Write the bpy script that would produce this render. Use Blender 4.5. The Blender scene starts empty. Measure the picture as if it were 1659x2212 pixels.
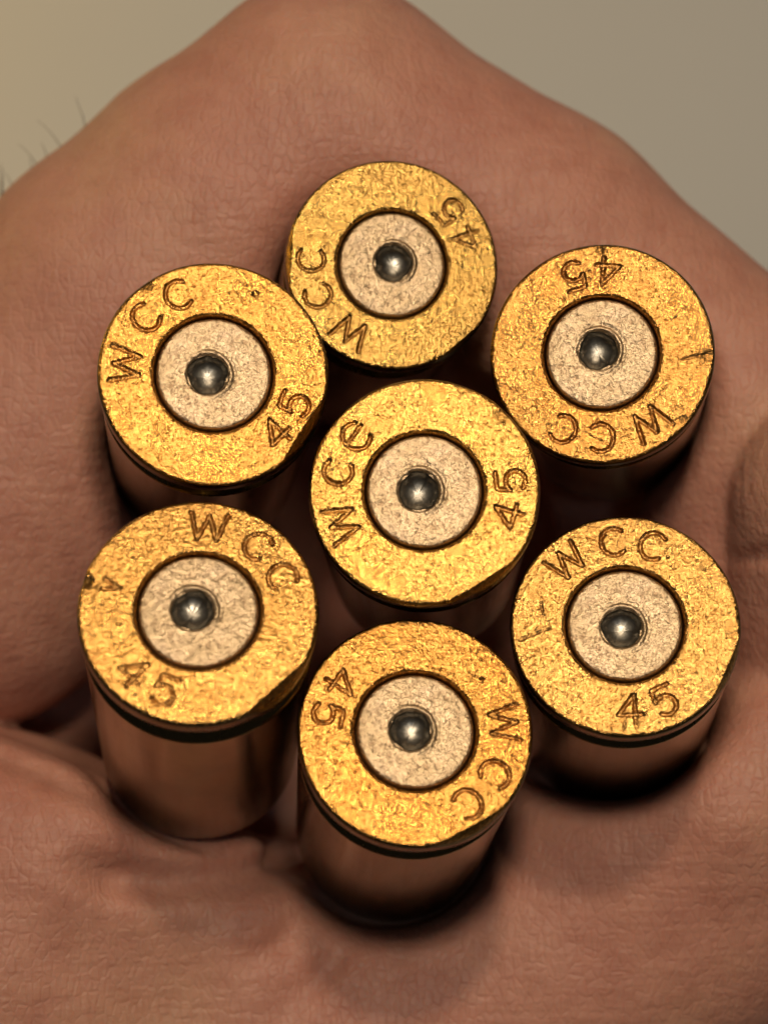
import bpy, math, random
import numpy as np

random.seed(7)
MM = 0.001                      # everything below is laid out in millimetres, built in metres
scene = bpy.context.scene
col = scene.collection

# ------------------------------------------------------------------ camera, world, lamps, exposure
cam_d = bpy.data.cameras.new('camera')
cam = bpy.data.objects.new('camera', cam_d); col.objects.link(cam)
cam.location = (0, 0, 95 * MM)                       # looks straight down into the fist
cam_d.sensor_fit = 'HORIZONTAL'; cam_d.sensor_width = 36
cam_d.angle_x = 2 * math.atan(829 / 3823)
cam_d.clip_start = 0.005; cam_d.clip_end = 20
cam_d.dof.use_dof = True
cam_d.dof.focus_distance = 95.5 * MM
cam_d.dof.aperture_fstop = cam_d.lens / 1.9
scene.camera = cam

world = bpy.data.worlds.new('World'); scene.world = world
world.use_nodes = True
bg = world.node_tree.nodes['Background']
bg.inputs[0].default_value = (1.0, 0.97, 0.92, 1); bg.inputs[1].default_value = 0.02

def lamp(name, loc, aim, size, power, color):
    d = bpy.data.lights.new(name, 'AREA'); d.shape = 'DISK'; d.size = size; d.energy = power; d.color = color
    o = bpy.data.objects.new(name, d); col.objects.link(o)
    from mathutils import Vector
    o.location = loc
    o.rotation_euler = (Vector(aim) - Vector(loc)).to_track_quat('-Z', 'Y').to_euler()
    return o
lamp('phone_flash', (0.004, 0.031, 0.097), (0, 0, 0), 0.010, 0.060, (1.0, 0.86, 0.66))   # small lamp beside the lens
lamp('ceiling_lamp', (0.05, 1.15, 1.4), (0, 0, 0), 0.13, 9.5, (1.0, 0.82, 0.58))
lamp('window_light', (0.10, 0.02, 1.4), (0, 0, 0), 0.16, 0.55, (0.72, 0.86, 1.0))
lamp('left_warm_fill', (-0.20, 0.10, -0.05), (-0.08, 0.07, -0.15), 0.03, 0.085, (1.0, 0.64, 0.12))  # added unseen warm light that yellows the left of the tabletop

vs = scene.view_settings
vs.view_transform = 'Standard'; vs.look = 'None'; vs.gamma = 1; vs.use_curve_mapping = False
vs.exposure = 0.0
scene.render.engine = 'CYCLES'
scene.cycles.use_denoising = True
scene.cycles.use_adaptive_sampling = False
scene.cycles.sample_clamp_indirect = 4

# ------------------------------------------------------------------ helpers
def P(px, py, dist):            # where a direction of sight meets a given depth, in mm (used to survey sizes)
    return np.array([(px - 829) * dist / 3823, (1106 - py) * dist / 3823, 95 - dist])

def mesh_from(name, verts, faces, mat=None, parent=None, smooth=True):
    me = bpy.data.meshes.new(name)
    me.from_pydata([tuple(v) for v in verts], [], faces)
    me.update()
    if smooth:
        me.polygons.foreach_set('use_smooth', [True] * len(me.polygons))
    o = bpy.data.objects.new(name, me); col.objects.link(o)
    if mat: me.materials.append(mat)
    if parent: o.parent = parent
    return o

def quads_mesh(name, V, Q, mat=None, parent=None):
    me = bpy.data.meshes.new(name)
    n = len(Q)
    me.vertices.add(len(V)); me.vertices.foreach_set('co', np.asarray(V, np.float32).ravel())
    me.loops.add(4 * n); me.loops.foreach_set('vertex_index', np.asarray(Q, np.int32).ravel())
    me.polygons.add(n)
    me.polygons.foreach_set('loop_start', np.arange(n, dtype=np.int32) * 4)
    me.polygons.foreach_set('use_smooth', np.ones(n, bool))
    me.update(calc_edges=True); me.validate()
    o = bpy.data.objects.new(name, me); col.objects.link(o)
    if mat: me.materials.append(mat)
    if parent: o.parent = parent
    return o

def rings_mesh(name, R, mat, parent, close_last=None):
    """R: array (rings, n, 3) in mm -> quad strip mesh, rings closed in angle"""
    R = np.asarray(R); nr, n, _ = R.shape
    idx = np.arange(nr * n).reshape(nr, n)
    a = idx[:-1]; b = idx[1:]
    Q = np.stack([a, b, np.roll(b, -1, 1), np.roll(a, -1, 1)], -1).reshape(-1, 4)
    return quads_mesh(name, R.reshape(-1, 3) * MM, Q, mat, parent)

class N:                         # tiny node-graph helper
    def __init__(s, name):
        s.m = bpy.data.materials.new(name); s.m.use_nodes = True
        s.t = s.m.node_tree; s.b = s.t.nodes['Principled BSDF']
    def new(s, typ, **kw):
        n = s.t.nodes.new(typ)
        for k, v in kw.items():
            if k.startswith('i_'):
                n.inputs[k[2:].replace('_', ' ')].default_value = v
            else: setattr(n, k, v)
        return n
    def link(s, a, b): s.t.links.new(a, b)
    def coord(s, scale=(1, 1, 1), rot=(0, 0, 0)):
        c = s.new('ShaderNodeTexCoord'); m = s.new('ShaderNodeMapping')
        m.inputs['Scale'].default_value = scale; m.inputs['Rotation'].default_value = rot
        s.link(c.outputs['Object'], m.inputs['Vector']); return m.outputs[0]
    def noise(s, vec, scale, detail=4, rough=0.6):
        n = s.new('ShaderNodeTexNoise'); n.inputs['Scale'].default_value = scale
        n.inputs['Detail'].default_value = detail; n.inputs['Roughness'].default_value = rough
        s.link(vec, n.inputs['Vector']); return n.outputs['Fac']
    def ramp(s, fac, stops):
        r = s.new('ShaderNodeValToRGB'); e = r.color_ramp.elements
        while len(e) < len(stops): e.new(0.5)
        for k, (p, c) in enumerate(stops):
            e[k].position = p; e[k].color = tuple(c) + (1,) if len(c) == 3 else c
        s.link(fac, r.inputs[0]); return r.outputs[0]
    def math(s, op, a, b=None):
        n = s.new('ShaderNodeMath', operation=op)
        for i, v in enumerate((a, b)):
            if v is None: continue
            if isinstance(v, (int, float)): n.inputs[i].default_value = v
            else: s.link(v, n.inputs[i])
        return n.outputs[0]
    def mix(s, fac, a, b, blend='MIX'):
        n = s.new('ShaderNodeMix', data_type='RGBA', blend_type=blend)
        for i, v in ((0, fac), (6, a), (7, b)):
            if isinstance(v, (int, float)): n.inputs[i].default_value = v
            elif isinstance(v, tuple): n.inputs[i].default_value = v + (1,) if len(v) == 3 else v
            else: s.link(v, n.inputs[i])
        return n.outputs[2]
    def bump(s, h, dist, strength=1.0, prev=None):
        n = s.new('ShaderNodeBump'); n.inputs['Distance'].default_value = dist; n.inputs['Strength'].default_value = strength
        s.link(h, n.inputs['Height'])
        if prev is not None: s.link(prev, n.inputs['Normal'])
        return n.outputs[0]

# ------------------------------------------------------------------ materials
def brass_head(name, seed, tint):
    g = N(name)
    v = g.coord()
    off = g.new('ShaderNodeVectorMath', operation='ADD'); off.inputs[1].default_value = (seed * .013, seed * .007, 0)
    g.link(v, off.inputs[0]); v = off.outputs[0]
    grain = g.noise(v, 3300, 3, .7)
    fine = g.noise(v, 6000, 2, .6)
    blot = g.noise(v, 420, 5, .6)
    base = g.ramp(blot, [(.25, tint[0]), (.55, tint[1]), (.8, tint[2])])
    spk = g.ramp(g.math('ADD', g.math('MULTIPLY', grain, .55), g.math('MULTIPLY', fine, .45)), [(.36, (.45, .33, .22)), (.5, (1, 1, 1)), (.66, (1.35, 1.3, 1.2))])
    c = g.mix(0.9, base, spk, 'MULTIPLY')
    geo = g.new('ShaderNodeAttribute', attribute_name='stamp')       # darker in the stamped marks, nicks and smear
    c = g.mix(g.math('MULTIPLY', geo.outputs['Fac'], .6), c, (.24, .115, .035))
    rim_shade = g.new('ShaderNodeAttribute', attribute_name='face').outputs['Fac']      # dark reflections painted into rim wall, groove and primer pocket
    c = g.mix(rim_shade, (.16, .125, .06), c)
    g.link(c, g.b.inputs['Base Color'])
    g.b.inputs['Metallic'].default_value = 1
    g.link(g.math('ADD', g.math('MULTIPLY', blot, .14), .205), g.b.inputs['Roughness'])
    fm = g.new('ShaderNodeAttribute', attribute_name='face').outputs['Fac']
    n1 = g.new('ShaderNodeBump'); n1.inputs['Distance'].default_value = .00009; g.link(grain, n1.inputs['Height']); g.link(fm, n1.inputs['Strength'])
    n2 = g.new('ShaderNodeBump'); n2.inputs['Distance'].default_value = .00005; g.link(fine, n2.inputs['Height']); g.link(fm, n2.inputs['Strength']); g.link(n1.outputs[0], n2.inputs['Normal'])
    n2 = n2.outputs[0]
    g.link(n2, g.b.inputs['Normal'])
    return g.m

def brass_body():
    g = N('brass_body'); v = g.coord()
    blot = g.noise(v, 260, 5, .6)
    vs_ = g.coord(scale=(1, 1, .08)); drag = g.noise(vs_, 2600, 3, .6)
    c = g.ramp(blot, [(.3, (.25, .175, .085)), (.6, (.36, .26, .125)), (.8, (.29, .21, .11))])
    g.link(c, g.b.inputs['Base Color']); g.b.inputs['Metallic'].default_value = 1
    g.link(g.math('ADD', g.math('MULTIPLY', drag, .16), .14), g.b.inputs['Roughness'])
    g.link(g.bump(drag, .00002, .5), g.b.inputs['Normal'])
    return g.m

def primer_mat():
    g = N('primer_cup_metal'); v = g.coord()
    grain = g.noise(v, 3400, 3, .7); blot = g.noise(v, 600, 4, .6)
    base = g.ramp(blot, [(.3, (.52, .37, .215)), (.55, (.58, .42, .26)), (.8, (.55, .405, .28))])
    spk = g.ramp(grain, [(.34, (.5, .42, .38)), (.5, (1, 1, 1)), (.7, (1.1, 1.08, 1.05))])
    g.link(g.mix(.75, base, spk, 'MULTIPLY'), g.b.inputs['Base Color']); g.b.inputs['Metallic'].default_value = 1
    g.b.inputs['Roughness'].default_value = .42
    g.link(g.bump(grain, .00011, 1), g.b.inputs['Normal'])
    return g.m

def dent_mat():
    g = N('shaded_primer_metal'); v = g.coord()
    n = g.noise(v, 1500, 4, .6)
    g.link(g.ramp(n, [(.3, (.17, .15, .125)), (.7, (.28, .255, .215))]), g.b.inputs['Base Color'])  # same metal as the primer, darkened to imitate the dent's dark reflection
    g.b.inputs['Metallic'].default_value = 1; g.b.inputs['Roughness'].default_value = .36
    g.link(g.bump(n, .00004, .6), g.b.inputs['Normal'])
    return g.m

def skin_mat():
    g = N('skin'); v = g.coord()
    big = g.noise(v, 70, 4, .55); mot = g.noise(v, 420, 5, .65)
    c = g.ramp(big, [(.3, (.46, .20, .145)), (.5, (.50, .235, .168)), (.7, (.53, .28, .185))])
    c = g.mix(.55, c, g.ramp(mot, [(.3, (.78, .66, .64)), (.55, (1, 1, 1)), (.75, (1.12, 1.12, 1.10))]), 'MULTIPLY')
    g.link(c, g.b.inputs['Base Color'])
    g.b.inputs['Roughness'].default_value = .5
    g.b.inputs['Specular IOR Level'].default_value = .34
    g.b.inputs['Subsurface Weight'].default_value = .30
    g.b.inputs['Subsurface Radius'].default_value = (1.0, .35, .18)
    g.b.inputs['Subsurface Scale'].default_value = .0022
    # crossing skin lines: stretched noises in two directions + fine cells
    w = g.noise(v, 160, 3, .5)
    l1 = g.noise(g.coord(scale=(1, .16, .5), rot=(0, 0, math.radians(58))), 2000, 3, .6)
    l2 = g.noise(g.coord(scale=(.16, 1, .5), rot=(0, 0, math.radians(-22))), 1700, 3, .6)
    vo = g.new('ShaderNodeTexVoronoi', feature='DISTANCE_TO_EDGE'); vo.inputs['Scale'].default_value = 1900
    g.link(g.coord(scale=(1, .6, 1), rot=(.2, .1, .6)), vo.inputs['Vector'])
    cell = g.ramp(vo.outputs['Distance'], [(0, (0, 0, 0)), (.16, (1, 1, 1))])
    n1 = g.bump(l1, .00020, .5); n2 = g.bump(l2, .00020, .60, n1); n3 = g.bump(cell, .00006, .5, n2)
    n4 = g.bump(w, .0006, .35, n3)
    g.link(n4, g.b.inputs['Normal'])
    return g.m

def floor_mat():
    g = N('painted_tabletop'); v = g.coord()
    n = g.noise(v, 6, 5, .6)
    g.link(g.ramp(n, [(.3, (.76, .75, .735)), (.7, (.81, .80, .785))]), g.b.inputs['Base Color'])
    g.b.inputs['Roughness'].default_value = .7
    return g.m

def hair_mat():
    g = N('arm_hair'); g.b.inputs['Base Color'].default_value = (.05, .03, .02, 1); g.b.inputs['Roughness'].default_value = .5
    return g.m

# ------------------------------------------------------------------ the setting
fl = mesh_from('tabletop', [(x, y, z) for z in (-.17, -.15) for x, y in ((-.6, -.6), (.6, -.6), (.6, .6), (-.6, .6))],
               [(4, 5, 6, 7), (3, 2, 1, 0), (0, 1, 5, 4), (1, 2, 6, 5), (2, 3, 7, 6), (3, 0, 4, 7)], floor_mat(), smooth=False)
fl['kind'] = 'structure'

# ------------------------------------------------------------------ the seven cases
# px, py: survey of the head centre; dist: distance from lens; tx, ty: lean of the axis; rot: turn of the stamp
# bev: ground flats at the rim (angle, distance of the chord); nick: dents (angle, radius, size, depth); scr: scratches
def pol(a, r): return (r * math.cos(math.radians(a)), r * math.sin(math.radians(a)))
CASES = [
 dict(px=461.6, py=806, dist=95.2, tx=.120, ty=.170, rot=140, bev=[(-32, 5.50)], nick=[(63, 4.9, .22, .10), (127, 5.9, .35, .12)],
      scr=[], dent=(-.32, -.05), label='spent brass case with 45 on its lower right edge, beside the index knuckle base'),
 dict(px=847.5, py=570, dist=102.7, tx=.120, ty=.100, rot=204, bev=[(178, 5.72), (-52, 5.80)], nick=[(95, 5.0, .3, .03)],
      scr=[], dent=(.05, .10), label='spent brass case deepest in the bent knuckle of the index finger, olive gold head'),
 dict(px=1298.5, py=763, dist=98.5, tx=-.140, ty=.085, rot=270, bev=[], nick=[(-2, 5.7, .42, .16), (91, 5.75, .35, .14), (98, 4.6, .12, .08), (-40, 5.7, .3, .1)],
      scr=[((4.3, -.4), (5.6, -.1))], dent=(-.18, .18),
      label='spent brass case with stamp upside down, two rim nicks and a dark smear'),
 dict(px=915.6, py=1059.6, dist=94.8, tx=-.023, ty=.190, rot=167.5, bev=[(-59, 5.62)], nick=[(45, 5.8, .5, .10), (70, 5.8, .25, .06)],
      scr=[], dent=(-.28, .0), label='spent brass case in the middle, ringed by the six others'),
 dict(px=429, py=1317.5, dist=91.2, tx=.100, ty=.460, rot=49.5, bev=[(-49, 5.58)], nick=[(164, 5.85, .42, .22)],
      scr=[], dent=(-.30, .03), label='spent brass case with a small V mark beside its rim nick'),
 dict(px=897, py=1577.5, dist=93.0, tx=.055, ty=.415, rot=-30, bev=[(-63, 5.62)], nick=[(44, 4.3, .25, .06), (38, 4.5, .16, .08)],
      scr=[], dent=(-.24, .02), label='spent brass case with dark spot before its sideways stamp, leaning on the thumb'),
 dict(px=1348.7, py=1348.7, dist=95.8, tx=-.10, ty=.345, rot=97, bev=[(-23, 5.72)], nick=[(58, 4.4, .10, .08), (42, 4.9, .08, .06), (36, 5.2, .09, .06), (50, 4.0, .07, .05)],
      scr=[((-5.5, -.9), (-3.9, -.2)), ((-4.4, 1.2), (-4.3, .5)), ((-.1, -5.6), (0, -4.9))], dent=(-.17, -.17),
      label='spent brass case with stamp nearly upright and scratches beside it, next to the thumb tip'),
]
GROUP = 'spent cases gathered in the hand'
AX = []
for c in CASES:
    a = np.array([c['tx'], c['ty'], 1.0]); a /= np.linalg.norm(a)
    c['p'] = P(c['px'], c['py'], c['dist'] * .975); c['a'] = a
LEN = 22.8

# letters as strokes on a unit cell: x -.5...5 (width), y -.5...5 (height)
def arc(cx, cy, rx, ry, a0, a1, n=18):
    return [(cx + rx * math.cos(math.radians(a0 + (a1 - a0) * i / n)), cy + ry * math.sin(math.radians(a0 + (a1 - a0) * i / n))) for i in range(n + 1)]
GLYPH = {
 'W': [[(-.62, .5), (-.33, -.5), (0, .42), (.33, -.5), (.62, .5)]],
 'C': [arc(.03, 0, .46, .50, 48, 312)],
 'e': [arc(.03, 0, .46, .50, 40, 312), [(-.40, .05), (.42, .12)]],
 '4': [[(.16, -.5), (.16, .5), (-.42, -.20), (.42, -.20)]],
 '5': [[(.34, .5), (-.24, .5), (-.32, .04)], arc(-.02, -.16, .36, .34, 140, -140, 16)],
 'V': [[(-.5, .5), (0, -.5), (.5, .5)]],
}
def stamp_strokes(c, k):
    """list of (polyline mm, half width, depth)"""
    S = []
    lay = [('W', 34.5, 4.62, 0), ('C', 0, 4.62, 0), ('e' if k == 3 else 'C', -26.3, 4.62, 0), ('4', 176, 4.55, 180), ('5', 199, 4.55, 180)]
    for ch, da, r, flip in lay:
        ang = c['rot'] + da; cx, cy = pol(ang, r)
        up = math.radians(ang + flip); ux, uy = math.cos(up), math.sin(up); rx, ry = uy, -ux
        for line in GLYPH[ch]:
            S.append(([(cx + 1.52 * (x * rx + y * ux) * (1 if True else 1), cy + 1.52 * (x * ry + y * uy)) for x, y in line], .092, .13))
    if k == 4:
        cx, cy = pol(163, 4.55); up = math.radians(163)
        ux, uy = math.cos(up), math.sin(up); rx, ry = uy, -ux
        S.append(([(cx + .9 * (x * .6 * rx + y * ux), cy + .9 * (x * .6 * ry + y * uy)) for x, y in GLYPH['V'][0]], (.085), .12))
    for (p, q) in c['scr']:
        S.append(([p, q], .06, .05))
    return S

def stroke_dist(X, Y, line):
    d = np.full(X.shape, 9.0)
    for (ax, ay), (bx, by) in zip(line[:-1], line[1:]):
        m = (X > min(ax, bx) - .6) & (X < max(ax, bx) + .6) & (Y > min(ay, by) - .6) & (Y < max(ay, by) + .6)
        if not m.any(): continue
        px, py = X[m] - ax, Y[m] - ay; vx, vy = bx - ax, by - ay
        t = np.clip((px * vx + py * vy) / (vx * vx + vy * vy + 1e-9), 0, 1)
        d[m] = np.minimum(d[m], np.hypot(px - t * vx, py - t * vy))
    return d

def sst(e0, e1, x):
    t = np.clip((x - e0) / (e1 - e0), 0, 1); return t * t * (3 - 2 * t)

M_BODY, M_PRIMER, M_DENT = brass_body(), primer_mat(), dent_mat()
TINTS = [((0.557, 0.267, 0.058), (0.596, 0.306, 0.075), (0.571, 0.256, 0.066)),
         ((0.466, 0.276, 0.071), (0.518, 0.306, 0.084), (0.492, 0.267, 0.075)),
         ((0.492, 0.235, 0.058), (0.557, 0.282, 0.075), (0.518, 0.256, 0.066)),
         ((0.583, 0.317, 0.075), (0.609, 0.338, 0.088), (0.583, 0.291, 0.071)),
         ((0.571, 0.297, 0.080), (0.603, 0.323, 0.088), (0.583, 0.287, 0.080)),
         ((0.544, 0.256, 0.058), (0.583, 0.291, 0.071), (0.544, 0.256, 0.066)),
         ((0.518, 0.276, 0.080), (0.557, 0.306, 0.088), (0.531, 0.276, 0.080))]
NT = 512
TH = np.linspace(0, 2 * math.pi, NT, endpoint=False); CT, ST = np.cos(TH), np.sin(TH)
rng = np.random.RandomState(3)

def wob(seed, amp, ks=(2, 3, 5, 9, 14)):
    r = np.random.RandomState(seed); w = np.zeros(NT)
    for k in ks: w += r.normal() / k ** .5 * np.sin(k * TH + r.uniform(0, 6.3))
    return amp * w / 2

from mathutils import Matrix, Vector
for k, c in enumerate(CASES):
    root = bpy.data.objects.new('cartridge_case', None); col.objects.link(root); root.empty_display_size = .004
    z = Vector(c['a']); y = Vector((0, 1, 0)); y = (y - z * y.dot(z)).normalized(); x = y.cross(z)
    M = Matrix(((x.x, y.x, z.x, c['p'][0] * MM), (x.y, y.y, z.y, c['p'][1] * MM), (x.z, y.z, z.z, c['p'][2] * MM), (0, 0, 0, 1)))
    # the origin sits at the mouth (base) of the case
    root.matrix_world = M @ Matrix.Translation((0, 0, -LEN * MM))
    root['label'] = c['label']; root['category'] = 'cartridge case'; root['group'] = GROUP
    up = LEN
    # --- head: primer pocket, stamped face, rim, extractor groove
    prof_in = [(2.90, -2.2), (3.06, -2.2), (3.07, -.9), (3.08, -.50), (3.10, -.36), (3.15, -.15), (3.22, -.05), (3.29, -.015)]
    rr = np.linspace(3.34, 5.84, 58)
    prof_out = [(5.90, -.012), (5.96, -.05), (6.01, -.11), (6.05, -.19), (6.07, -.32), (6.08, -.70), (6.07, -1.02), (6.03, -1.10), (5.90, -1.16), (5.45, -1.30),
                (5.16, -1.42), (5.08, -1.55), (5.08, -2.15), (5.16, -2.25), (5.90, -2.95), (5.985, -3.02), (5.985, -3.06)]
    prof = prof_in + [(r, 0) for r in rr] + prof_out
    R = np.array([p[0] for p in prof])[:, None] + np.zeros(NT); Z = np.array([p[1] for p in prof])[:, None] + np.zeros(NT)
    w = wob(10 + k, .022)
    amp = sst(5.2, 6.0, R) * (Z > -1.2)
    R = R + w * amp
    w2 = wob(40 + k, .02); R = R + w2 * (1 - sst(2.9, 3.35, R)) * 0.3
    X, Y = R * CT, R * ST
    face = (Z > -.3) & (R > 3.02)
    dz = np.zeros_like(X); st = np.zeros_like(X)
    for line, hw, dep in stamp_strokes(c, k):
        d = stroke_dist(X, Y, line)
        g_ = 1 - sst(hw * .62, hw * 1.35, d)
        dz = np.minimum(dz, -dep * g_); st = np.maximum(st, g_)
        dz = dz + .018 * np.exp(-((d - hw * 1.8) / .09) ** 2) * (g_ < .05)          # metal pushed up beside the stroke
    for a0, r0, s0, d0 in c['nick']:
        nx, ny = pol(a0, r0); d = np.hypot(X - nx, Y - ny) / s0
        dz -= d0 * np.exp(-d ** 2 * 1.6); st = np.maximum(st, .7 * np.exp(-d ** 2 * 1.6) * (d0 > .05))
    if k == 2:                                                                        # dark smear along the lower left of this head
        u = (X + 3.9) * .7071 - (Y + 2.9) * -.7071; v_ = (X + 3.9) * .7071 + (Y + 2.9) * -.7071
        st = np.maximum(st, .8 * np.exp(-(u / .42) ** 2 - (v_ / 2.2) ** 2) * (.55 + .45 * np.sin(5 * X + 3 * Y) * np.sin(4 * Y - 2 * X)))
    for _ in range(26):                                                               # handling dings and scratches
        a0, r0, s0 = rng.uniform(0, 360), rng.uniform(3.5, 6.0), rng.uniform(.06, .2)
        nx, ny = pol(a0, r0); dz -= rng.uniform(.01, .035) * np.exp(-((X - nx) ** 2 + (Y - ny) ** 2) / s0 ** 2)
    for _ in range(7):
        a0, r0 = rng.uniform(0, 360), rng.uniform(3.6, 5.6); nx, ny = pol(a0, r0); t0 = rng.uniform(0, 6.3); L0 = rng.uniform(.3, 1.0)
        d = stroke_dist(X, Y, [(nx, ny), (nx + L0 * math.cos(t0), ny + L0 * math.sin(t0))])
        dz -= .02 * np.exp(-(d / .05) ** 2)
    for a0, d0 in c['bev']:
        ca, sa = pol(a0, 1); s_ = X * ca + Y * sa - d0 + .04 * np.sin(7 * np.arctan2(Y, X))
        dz -= np.maximum(s_, 0) * 1.15
    dz += .012 * np.sin(2.1 * X + k) * np.sin(1.7 * Y + 2 * k)
    edge = sst(3.3, 3.45, R) * (1 - .0 * R)
    Z = Z + np.where(Z > -1.0, dz * np.where(R > 3.3, 1, .25), 0)
    # keep the rim wall from folding through the flats
    rim = np.where((R > 5.88))
    for i in range(1, len(prof)):
        Z[i] = np.where(R[i] > 5.88, np.minimum(Z[i], Z[i - 1] - .0005), Z[i])
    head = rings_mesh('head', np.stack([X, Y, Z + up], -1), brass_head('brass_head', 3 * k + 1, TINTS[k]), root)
    fa = np.where((Z > -.6) & (R > 3.12) & (R < 5.99), 1., np.where(R < 3.2, .45, .1))  # low values take the painted shade colour
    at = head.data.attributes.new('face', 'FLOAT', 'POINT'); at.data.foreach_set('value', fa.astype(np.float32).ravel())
    at = head.data.attributes.new('stamp', 'FLOAT', 'POINT'); at.data.foreach_set('value', st.astype(np.float32).ravel())
    # --- hollow body
    pb = [(5.70, -3.065), (5.985, -3.07), (5.99, -3.3), (5.99, -12), (5.97, -22.5), (5.93, -22.74), (5.80, -22.8), (5.62, -22.74), (5.58, -22.4), (5.55, -12), (5.3, -6.2), (4.4, -5.2), (1.0, -5.0), (.02, -5.0)]
    n = 128; th = np.linspace(0, 2 * math.pi, n, endpoint=False)
    rings_mesh('body', np.array([[(r * math.cos(t), r * math.sin(t), zz + up) for t in th] for r, zz in pb]), M_BODY, root)
    # --- primer cup with the firing-pin dent as its sub-part
    n = 192; th = np.linspace(0, 2 * math.pi, n, endpoint=False); C1, S1 = np.cos(th), np.sin(th)
    dx, dy = c['dent']; rd = 1.05
    wb = .03 * np.sin(3 * th + k) + .02 * np.sin(5 * th + 2 * k) + .012 * np.sin(9 * th + k)
    rings = []
    for r_, zz in [(3.02, -2.0), (3.02, -.50), (3.01, -.32), (2.975, -.19), (2.90, -.11), (2.82, -.085)]:
        rings.append(np.stack([r_ * C1, r_ * S1, np.full(n, zz)], -1))
    for t in np.linspace(0, 1, 26)[1:]:
        r_ = 2.82 + (rd - 2.82) * t; rv = r_ + wb * t
        px, py = dx * t + rv * C1, dy * t + rv * S1
        dd = np.hypot(px - dx, py - dy) - rd
        lipc = (px - dx) * .85 + (py - dy) * .5
        zz = -.085 + (.10 * np.exp(-((dd - .17) / .10) ** 2) - .05 * np.exp(-((dd - .36) / .10) ** 2)) * (.45 + .55 * np.clip(lipc, -.6, 1)) - .10 * np.exp(-(dd / .07) ** 2)
        zz = zz + .012 * np.sin(5 * px + k) * np.sin(6 * py) - .02 * sst(1.6, .0, dd)
        rings.append(np.stack([px, py, zz], -1))
    inner = rings[-1].copy()
    rings = np.array(rings); rings[..., 2] += up
    pr = rings_mesh('primer', rings, M_PRIMER, root)
    dr = []
    for t in np.linspace(0, .985, 22):
        s_ = math.cos(t * math.pi / 2) ** .9
        zz = inner[:, 2] * (1 - t) + (-.20) * t - .62 * math.sin(t * math.pi / 2) ** 1.1
        dr.append(np.stack([dx + (inner[:, 0] - dx) * s_, dy + (inner[:, 1] - dy) * s_, zz], -1))
    last = dr[-1].mean(0); dr.append(np.repeat(last[None], n, 0) + (dr[-1] - last) * .02)
    dr = np.array(dr); dr[..., 2] += up
    rings_mesh('firing_pin_dent', dr, M_DENT, pr)

# ------------------------------------------------------------------ the hand, as one continuous surface
def rc(p, a, b, ra, rb):                     # round cone distance (approximate)
    a = np.asarray(a, np.float32); b = np.asarray(b, np.float32)
    ba = b - a; l2 = float(ba @ ba)
    t = np.clip(((p - a) @ ba) / l2, 0, 1)
    return np.linalg.norm(p - a - t[:, None] * ba, axis=1) - (ra + (rb - ra) * t)
def smin(a, b, k):
    h = np.clip(.5 + .5 * (b - a) / k, 0, 1); return b + (a - b) * h - k * h * (1 - h)
def smax(a, b, k): return -smin(-a, -b, k)
def chain(p, pts, k):
    d = None
    for (a, ra), (b, rb) in zip(pts[:-1], pts[1:]):
        e = rc(p, a, b, ra, rb); d = e if d is None else smin(d, e, k)
    return d
INDEX = [((-29, -1.5, -24), 13.4), ((-16, 13.2, -21.5), 11.0), ((-10, 19.2, -20.5), 10.1), ((-3.6, 24.9, -19.5), 8.9), ((10, 17, -19.5), 8.2), ((23, 6.2, -19.5), 8.0), ((25.0, -7.5, -21), 6.8)]
MIDDLE = [((-27, -4, -42), 13.5), ((-2, 25, -36.5), 9.3), ((20, 3, -38), 9.0), ((14, -6, -41), 8.0)]
RING = [((-27, -5, -58), 12.5), ((-4, 22, -53), 8.8), ((16, 2, -56), 8.6), ((-2, -8, -57), 8.5)]
LITTLE = [((-27, -8, -73), 11.0), ((-9, 14, -68), 7.6), ((6, 0, -68), 6.6), ((-1, -8, -68), 5.8)]
THUMB = [((-36, -62, -36), 17.0), ((-2, -38.4, -23.2), 13.4), ((27.8, -18.2, -20.2), 10.8)]
THUMB_TIP = [((30.5, -15, -22), 9.0), ((28.0, 1.0, -12.5), 7.2)]
WEB = [((-48, -20.5, -20), 13.5), ((-27, -28.6, -19.5), 13.4), ((-8, -36.0, -23.5), 12.8)]
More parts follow.
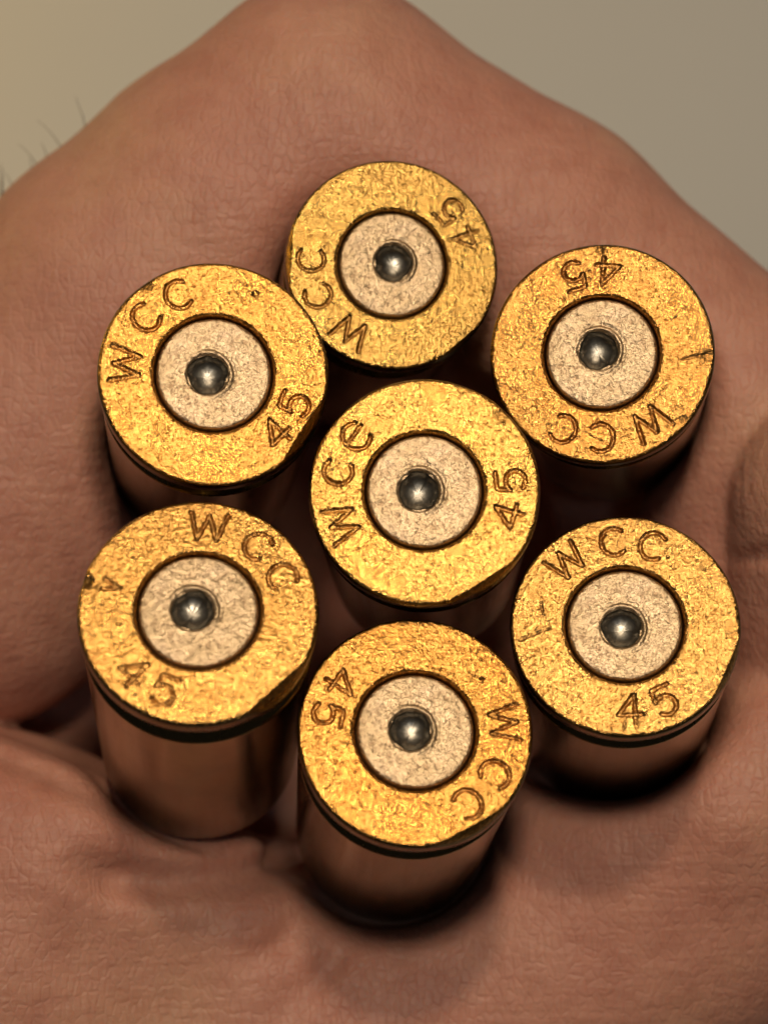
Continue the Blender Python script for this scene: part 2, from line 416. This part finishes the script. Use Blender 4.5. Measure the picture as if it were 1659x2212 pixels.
def hand_sdf(p):
    d = chain(p, INDEX, 2.0)
    pal = rc(p, (-36, -8, -42), (-34, -66, -38), 15, 15)
    for zz, r in ((-48, 16), (-60, 15), (-70, 12)):
        pal = smin(pal, rc(p, (-34, -8, zz), (-36, -70, -30 + (zz + 30) * .7), r, r), 6)
    for F in (MIDDLE, RING, LITTLE):
        d = smin(d, chain(p, F, 4.0), .9)
    pal = smin(pal, rc(p, (-36, -66, -42), (-62, -150, -46), 22, 25), 14)
    d = smin(d, pal, 3.5)
    th = smin(chain(p, THUMB, 5.0), chain(p, WEB, 5.0), 6.0)
    th = smin(th, rc(p, (-6, -40, -44), (-30, -40, -50), 15, 16), 7)       # ball of the thumb
    th = smin(th, rc(p, (-26, -14, -50), (4, -24, -52), 15, 14), 5)
    th = smin(th, rc(p, (-14, -2, -58), (10, -10, -58), 15, 15), 5)
    # rolls of flesh pressed up against the lower cases
    th = smin(th, chain(p, [((-25, -18.5, -12.5), 4.6), ((-19, -20.2, -12), 4.6), ((-9.5, -25.2, -15), 4.6)], 1), 3.5)
    th = smin(th, chain(p, [((23.5, -15.5, -13), 4.4), ((20.5, -17.6, -13), 4.4), ((11.5, -23.4, -16.5), 4.6)], 1), 3.5)
    th = smin(th, chain(p, [((-8, -29.0, -17), 5.0), ((0, -30.6, -17.2), 5.2), ((9, -28.4, -17.2), 5.0)], 1), 4.5)
    tip = chain(p, THUMB_TIP, 3)
    th = smin(th, tip, .9)
    # folds in the web of the thumb
    q2 = p[:, :2] * (15 / (95 - p[:, 2:3]) * 7.3333)
    for line, w, dep in FOLDS:
        th = th + dep * fold(q2, line, w)
    d = smin(d, th, .45)
    for line, w, dep in FOLDS_ALL:
        d = d + dep * fold(q2, line, w) * (p[:, 2] > -45)
    # soft lumpiness of flesh
    d = d + .22 * np.sin(p[:, 0] * .31 + 1.3) * np.sin(p[:, 1] * .27 + .4) * np.sin(p[:, 2] * .33)
    # room for the cases: the flesh closes round them, rolling in at the lip
    hole = None
    for c in CASES:
        q = p - c['p'].astype(np.float32); a = c['a'].astype(np.float32)
        h = q @ a; rad = np.linalg.norm(q - h[:, None] * a, axis=1)
        cyl = np.maximum(rad - 6.17, np.maximum(h - 4, -LEN - .25 - h))
        hole = cyl if hole is None else smin(hole, cyl, 1.5)
    d = smax(d, -hole, 2.3)
    d = smax(d, -rc(p, (0, -2, -36), (0, -8, -64), 12.5, 6), 1.5)          # the hollow of the fist under the cases
    d = np.maximum(d, -hole + .0)
    d = smax(d, -rc(p, P(520, 1740, 116), P(610, 1790, 117), 2.4, 2.4), 1.5)
    return d
def F2(*pts): return [tuple(P(x, y, 110)[:2]) for x, y in pts]
FOLDS = [(F2((120, 1840), (230, 1890), (350, 1908), (480, 1898), (640, 1870), (800, 1880)), 1.2, 1.5),
         (F2((700, 1930), (600, 2040), (480, 2110)), .8, .5), (F2((800, 1980), (700, 2100), (600, 2210)), .8, .5), (F2((880, 1990), (870, 2060), (840, 2150)), .6, .35), (F2((560, 1890), (470, 1980), (380, 2020)), .6, .35), (F2((950, 1980), (1010, 2050), (1100, 2110)), .6, .3),
         (F2((1545, 1215), (1600, 1208), (1700, 1190), (1900,1190)), .5, .8)]
FOLDS_ALL = [(F2((-200, 1590), (0, 1640), (130, 1690), (300, 1780)), .6, .5)]
def fold(q, line, w):
    e = np.minimum(np.linalg.norm(q - np.array(line[0], np.float32), axis=1), np.linalg.norm(q - np.array(line[-1], np.float32), axis=1))
    return np.exp(-(stroke_dist2(q, line) / w) ** 2) * np.clip(e / 4, 0, 1)
def stroke_dist2(q, line):
    d = np.full(len(q), 99., np.float32)
    for a, b in zip(line[:-1], line[1:]):
        a = np.array(a, np.float32); v = np.array(b, np.float32) - a
        t = np.clip(((q - a) @ v) / (v @ v), 0, 1); d = np.minimum(d, np.linalg.norm(q - a - t[:, None] * v, axis=1))
    return d

def surface_nets(f, lo, hi, h, B=12):
    n = np.ceil((np.array(hi) - lo) / h / B).astype(int) * B + 1
    lo = np.array(lo, np.float32)
    nb = (n - 1) // B
    ci = np.stack(np.meshgrid(*[np.arange(k) for k in nb], indexing='ij'), -1).reshape(-1, 3)
    cd = f((lo + (ci + .5) * B * h).astype(np.float32)).astype(np.float32)
    D = np.repeat(np.repeat(np.repeat(cd.reshape(nb), B, 0), B, 1), B, 2)
    D = np.pad(D, ((0, 1), (0, 1), (0, 1)), mode='edge')
    D = np.where(D > 0, 5., -5.).astype(np.float32)
    act = ci[np.abs(cd) < B * h * .5 * 1.7321 * 1.35 + .8]
    loc = np.stack(np.meshgrid(*[np.arange(B + 1)] * 3, indexing='ij'), -1).reshape(-1, 3)
    for s in range(0, len(act), 400):
        I = (act[s:s + 400, None] * B + loc[None]).reshape(-1, 3)
        D[I[:, 0], I[:, 1], I[:, 2]] = f((lo + I * h).astype(np.float32))
    for ax in range(3):                                  # closed at the border
        sl = [slice(None)] * 3
        for e in (0, -1): sl[ax] = e; D[tuple(sl)] = np.maximum(D[tuple(sl)], .3)
    S = D < 0
    cs = np.zeros(np.array(S.shape) - 1, np.int8)
    offs = [(i, j, k) for i in (0, 1) for j in (0, 1) for k in (0, 1)]
    sh = cs.shape
    sub = lambda A, o: A[o[0]:o[0] + sh[0], o[1]:o[1] + sh[1], o[2]:o[2] + sh[2]]
    for o in offs: cs += sub(S, o)
    cells = np.argwhere((cs > 0) & (cs < 8))
    vid = np.full(sh, -1, np.int32); vid[tuple(cells.T)] = np.arange(len(cells))
    acc = np.zeros((len(cells), 3)); cnt = np.zeros(len(cells))
    for o in offs:
        for ax in range(3):
            if o[ax]: continue
            e = list(o); e[ax] = 1
            a = D[tuple((cells + o).T)]; b = D[tuple((cells + e).T)]
            m = (a < 0) != (b < 0)
            t = a[m] / (a[m] - b[m])
            pt = np.tile(np.array(o, float), (m.sum(), 1)); pt[:, ax] += t
            acc[m] += pt; cnt[m] += 1
    V = lo + (cells + acc / cnt[:, None]) * h
    Q = []
    for ax in range(3):
        u, v = (ax + 1) % 3, (ax + 2) % 3
        s0 = [slice(1, -1)] * 3; s0[ax] = slice(0, -1); s1 = list(s0); s1[ax] = slice(1, None)
        a = S[tuple(s0)]; b = S[tuple(s1)]
        E = np.argwhere(a != b); sg = a[tuple(E.T)]
        E = E + np.array([0 if i == ax else 1 for i in range(3)])
        def cid(du, dv):
            K = E.copy(); K[:, u] -= du; K[:, v] -= dv; return vid[tuple(K.T)]
        q = np.stack([cid(1, 1), cid(0, 1), cid(0, 0), cid(1, 0)], -1)
        q[~sg] = q[~sg][:, ::-1]; Q.append(q)
    Q = np.concatenate(Q); Q = Q[(Q >= 0).all(1)]
    return V, Q
import time; t0 = time.time()
HV, HQ = surface_nets(hand_sdf, (-92, -150, -88), (44, 40, -2), .5)
for _ in range(2):                                      # settle the vertices on the true surface
    p = HV.astype(np.float32); d0 = hand_sdf(p); g = np.stack([hand_sdf(p + np.eye(3, dtype=np.float32)[i] * .05) - d0 for i in range(3)], -1) / .05
    g2 = np.maximum((g * g).sum(1), .3); HV = HV - np.clip(d0 / g2, -.2, .2)[:, None] * g
print('hand', len(HV), len(HQ), time.time() - t0)
hand = quads_mesh('hand', HV * MM, HQ, skin_mat())
hand['label'] = 'bare hand with index finger and thumb curled tightly around the brass cases'; hand['category'] = 'hand'

# fine hairs on the back of the finger, standing out against the floor
def hairs(spec):
    V, F = [], []
    for px, py, L0, a0 in spec:
        base = P(px, py, 113); pts = []
        ang = math.radians(a0); q = np.array(base)
        for i in range(6):
            pts.append(q.copy()); ang += random.uniform(-.05, .25)
            q = q + L0 / 5 * np.array([math.cos(ang), math.sin(ang), .15])
        for i, q in enumerate(pts):
            r = .045 * (1 - i / 6.5)
            for t in range(4): V.append((q + r * np.array([math.cos(t * 1.571), math.sin(t * 1.571), 0])) * MM)
        b = len(V) - 24
        for i in range(5):
            for t in range(4): F.append((b + 4 * i + t, b + 4 * i + (t + 1) % 4, b + 4 * i + 4 + (t + 1) % 4, b + 4 * i + 4 + t))
    return V, F
V, F = hairs([(random.uniform(-60, 130), 0, random.uniform(2.2, 4.2), random.uniform(70, 120)) for _ in range(0)] +
             [(x, 445 - x * .79 + 20, random.uniform(2.0, 4.0), random.uniform(65, 115)) for x in (-30, -8, 6, 14, 30, 66, 92, 104, 150, 190)])
h = mesh_from('hair', V, F, hair_mat(), hand); h['kind'] = 'stuff'

# report of clearances between the cases (console only)
for i in range(7):
    for j in range(i):
        a, b = CASES[i], CASES[j]
        s = np.linspace(0, LEN, 60)
        A = a['p'] - s[:, None] * a['a']; B_ = b['p'] - s[:, None] * b['a']
        dm = np.linalg.norm(A[:, None] - B_[None], axis=2).min()
        if dm < 12.25: print('CLOSE', i, j, round(float(dm), 2))
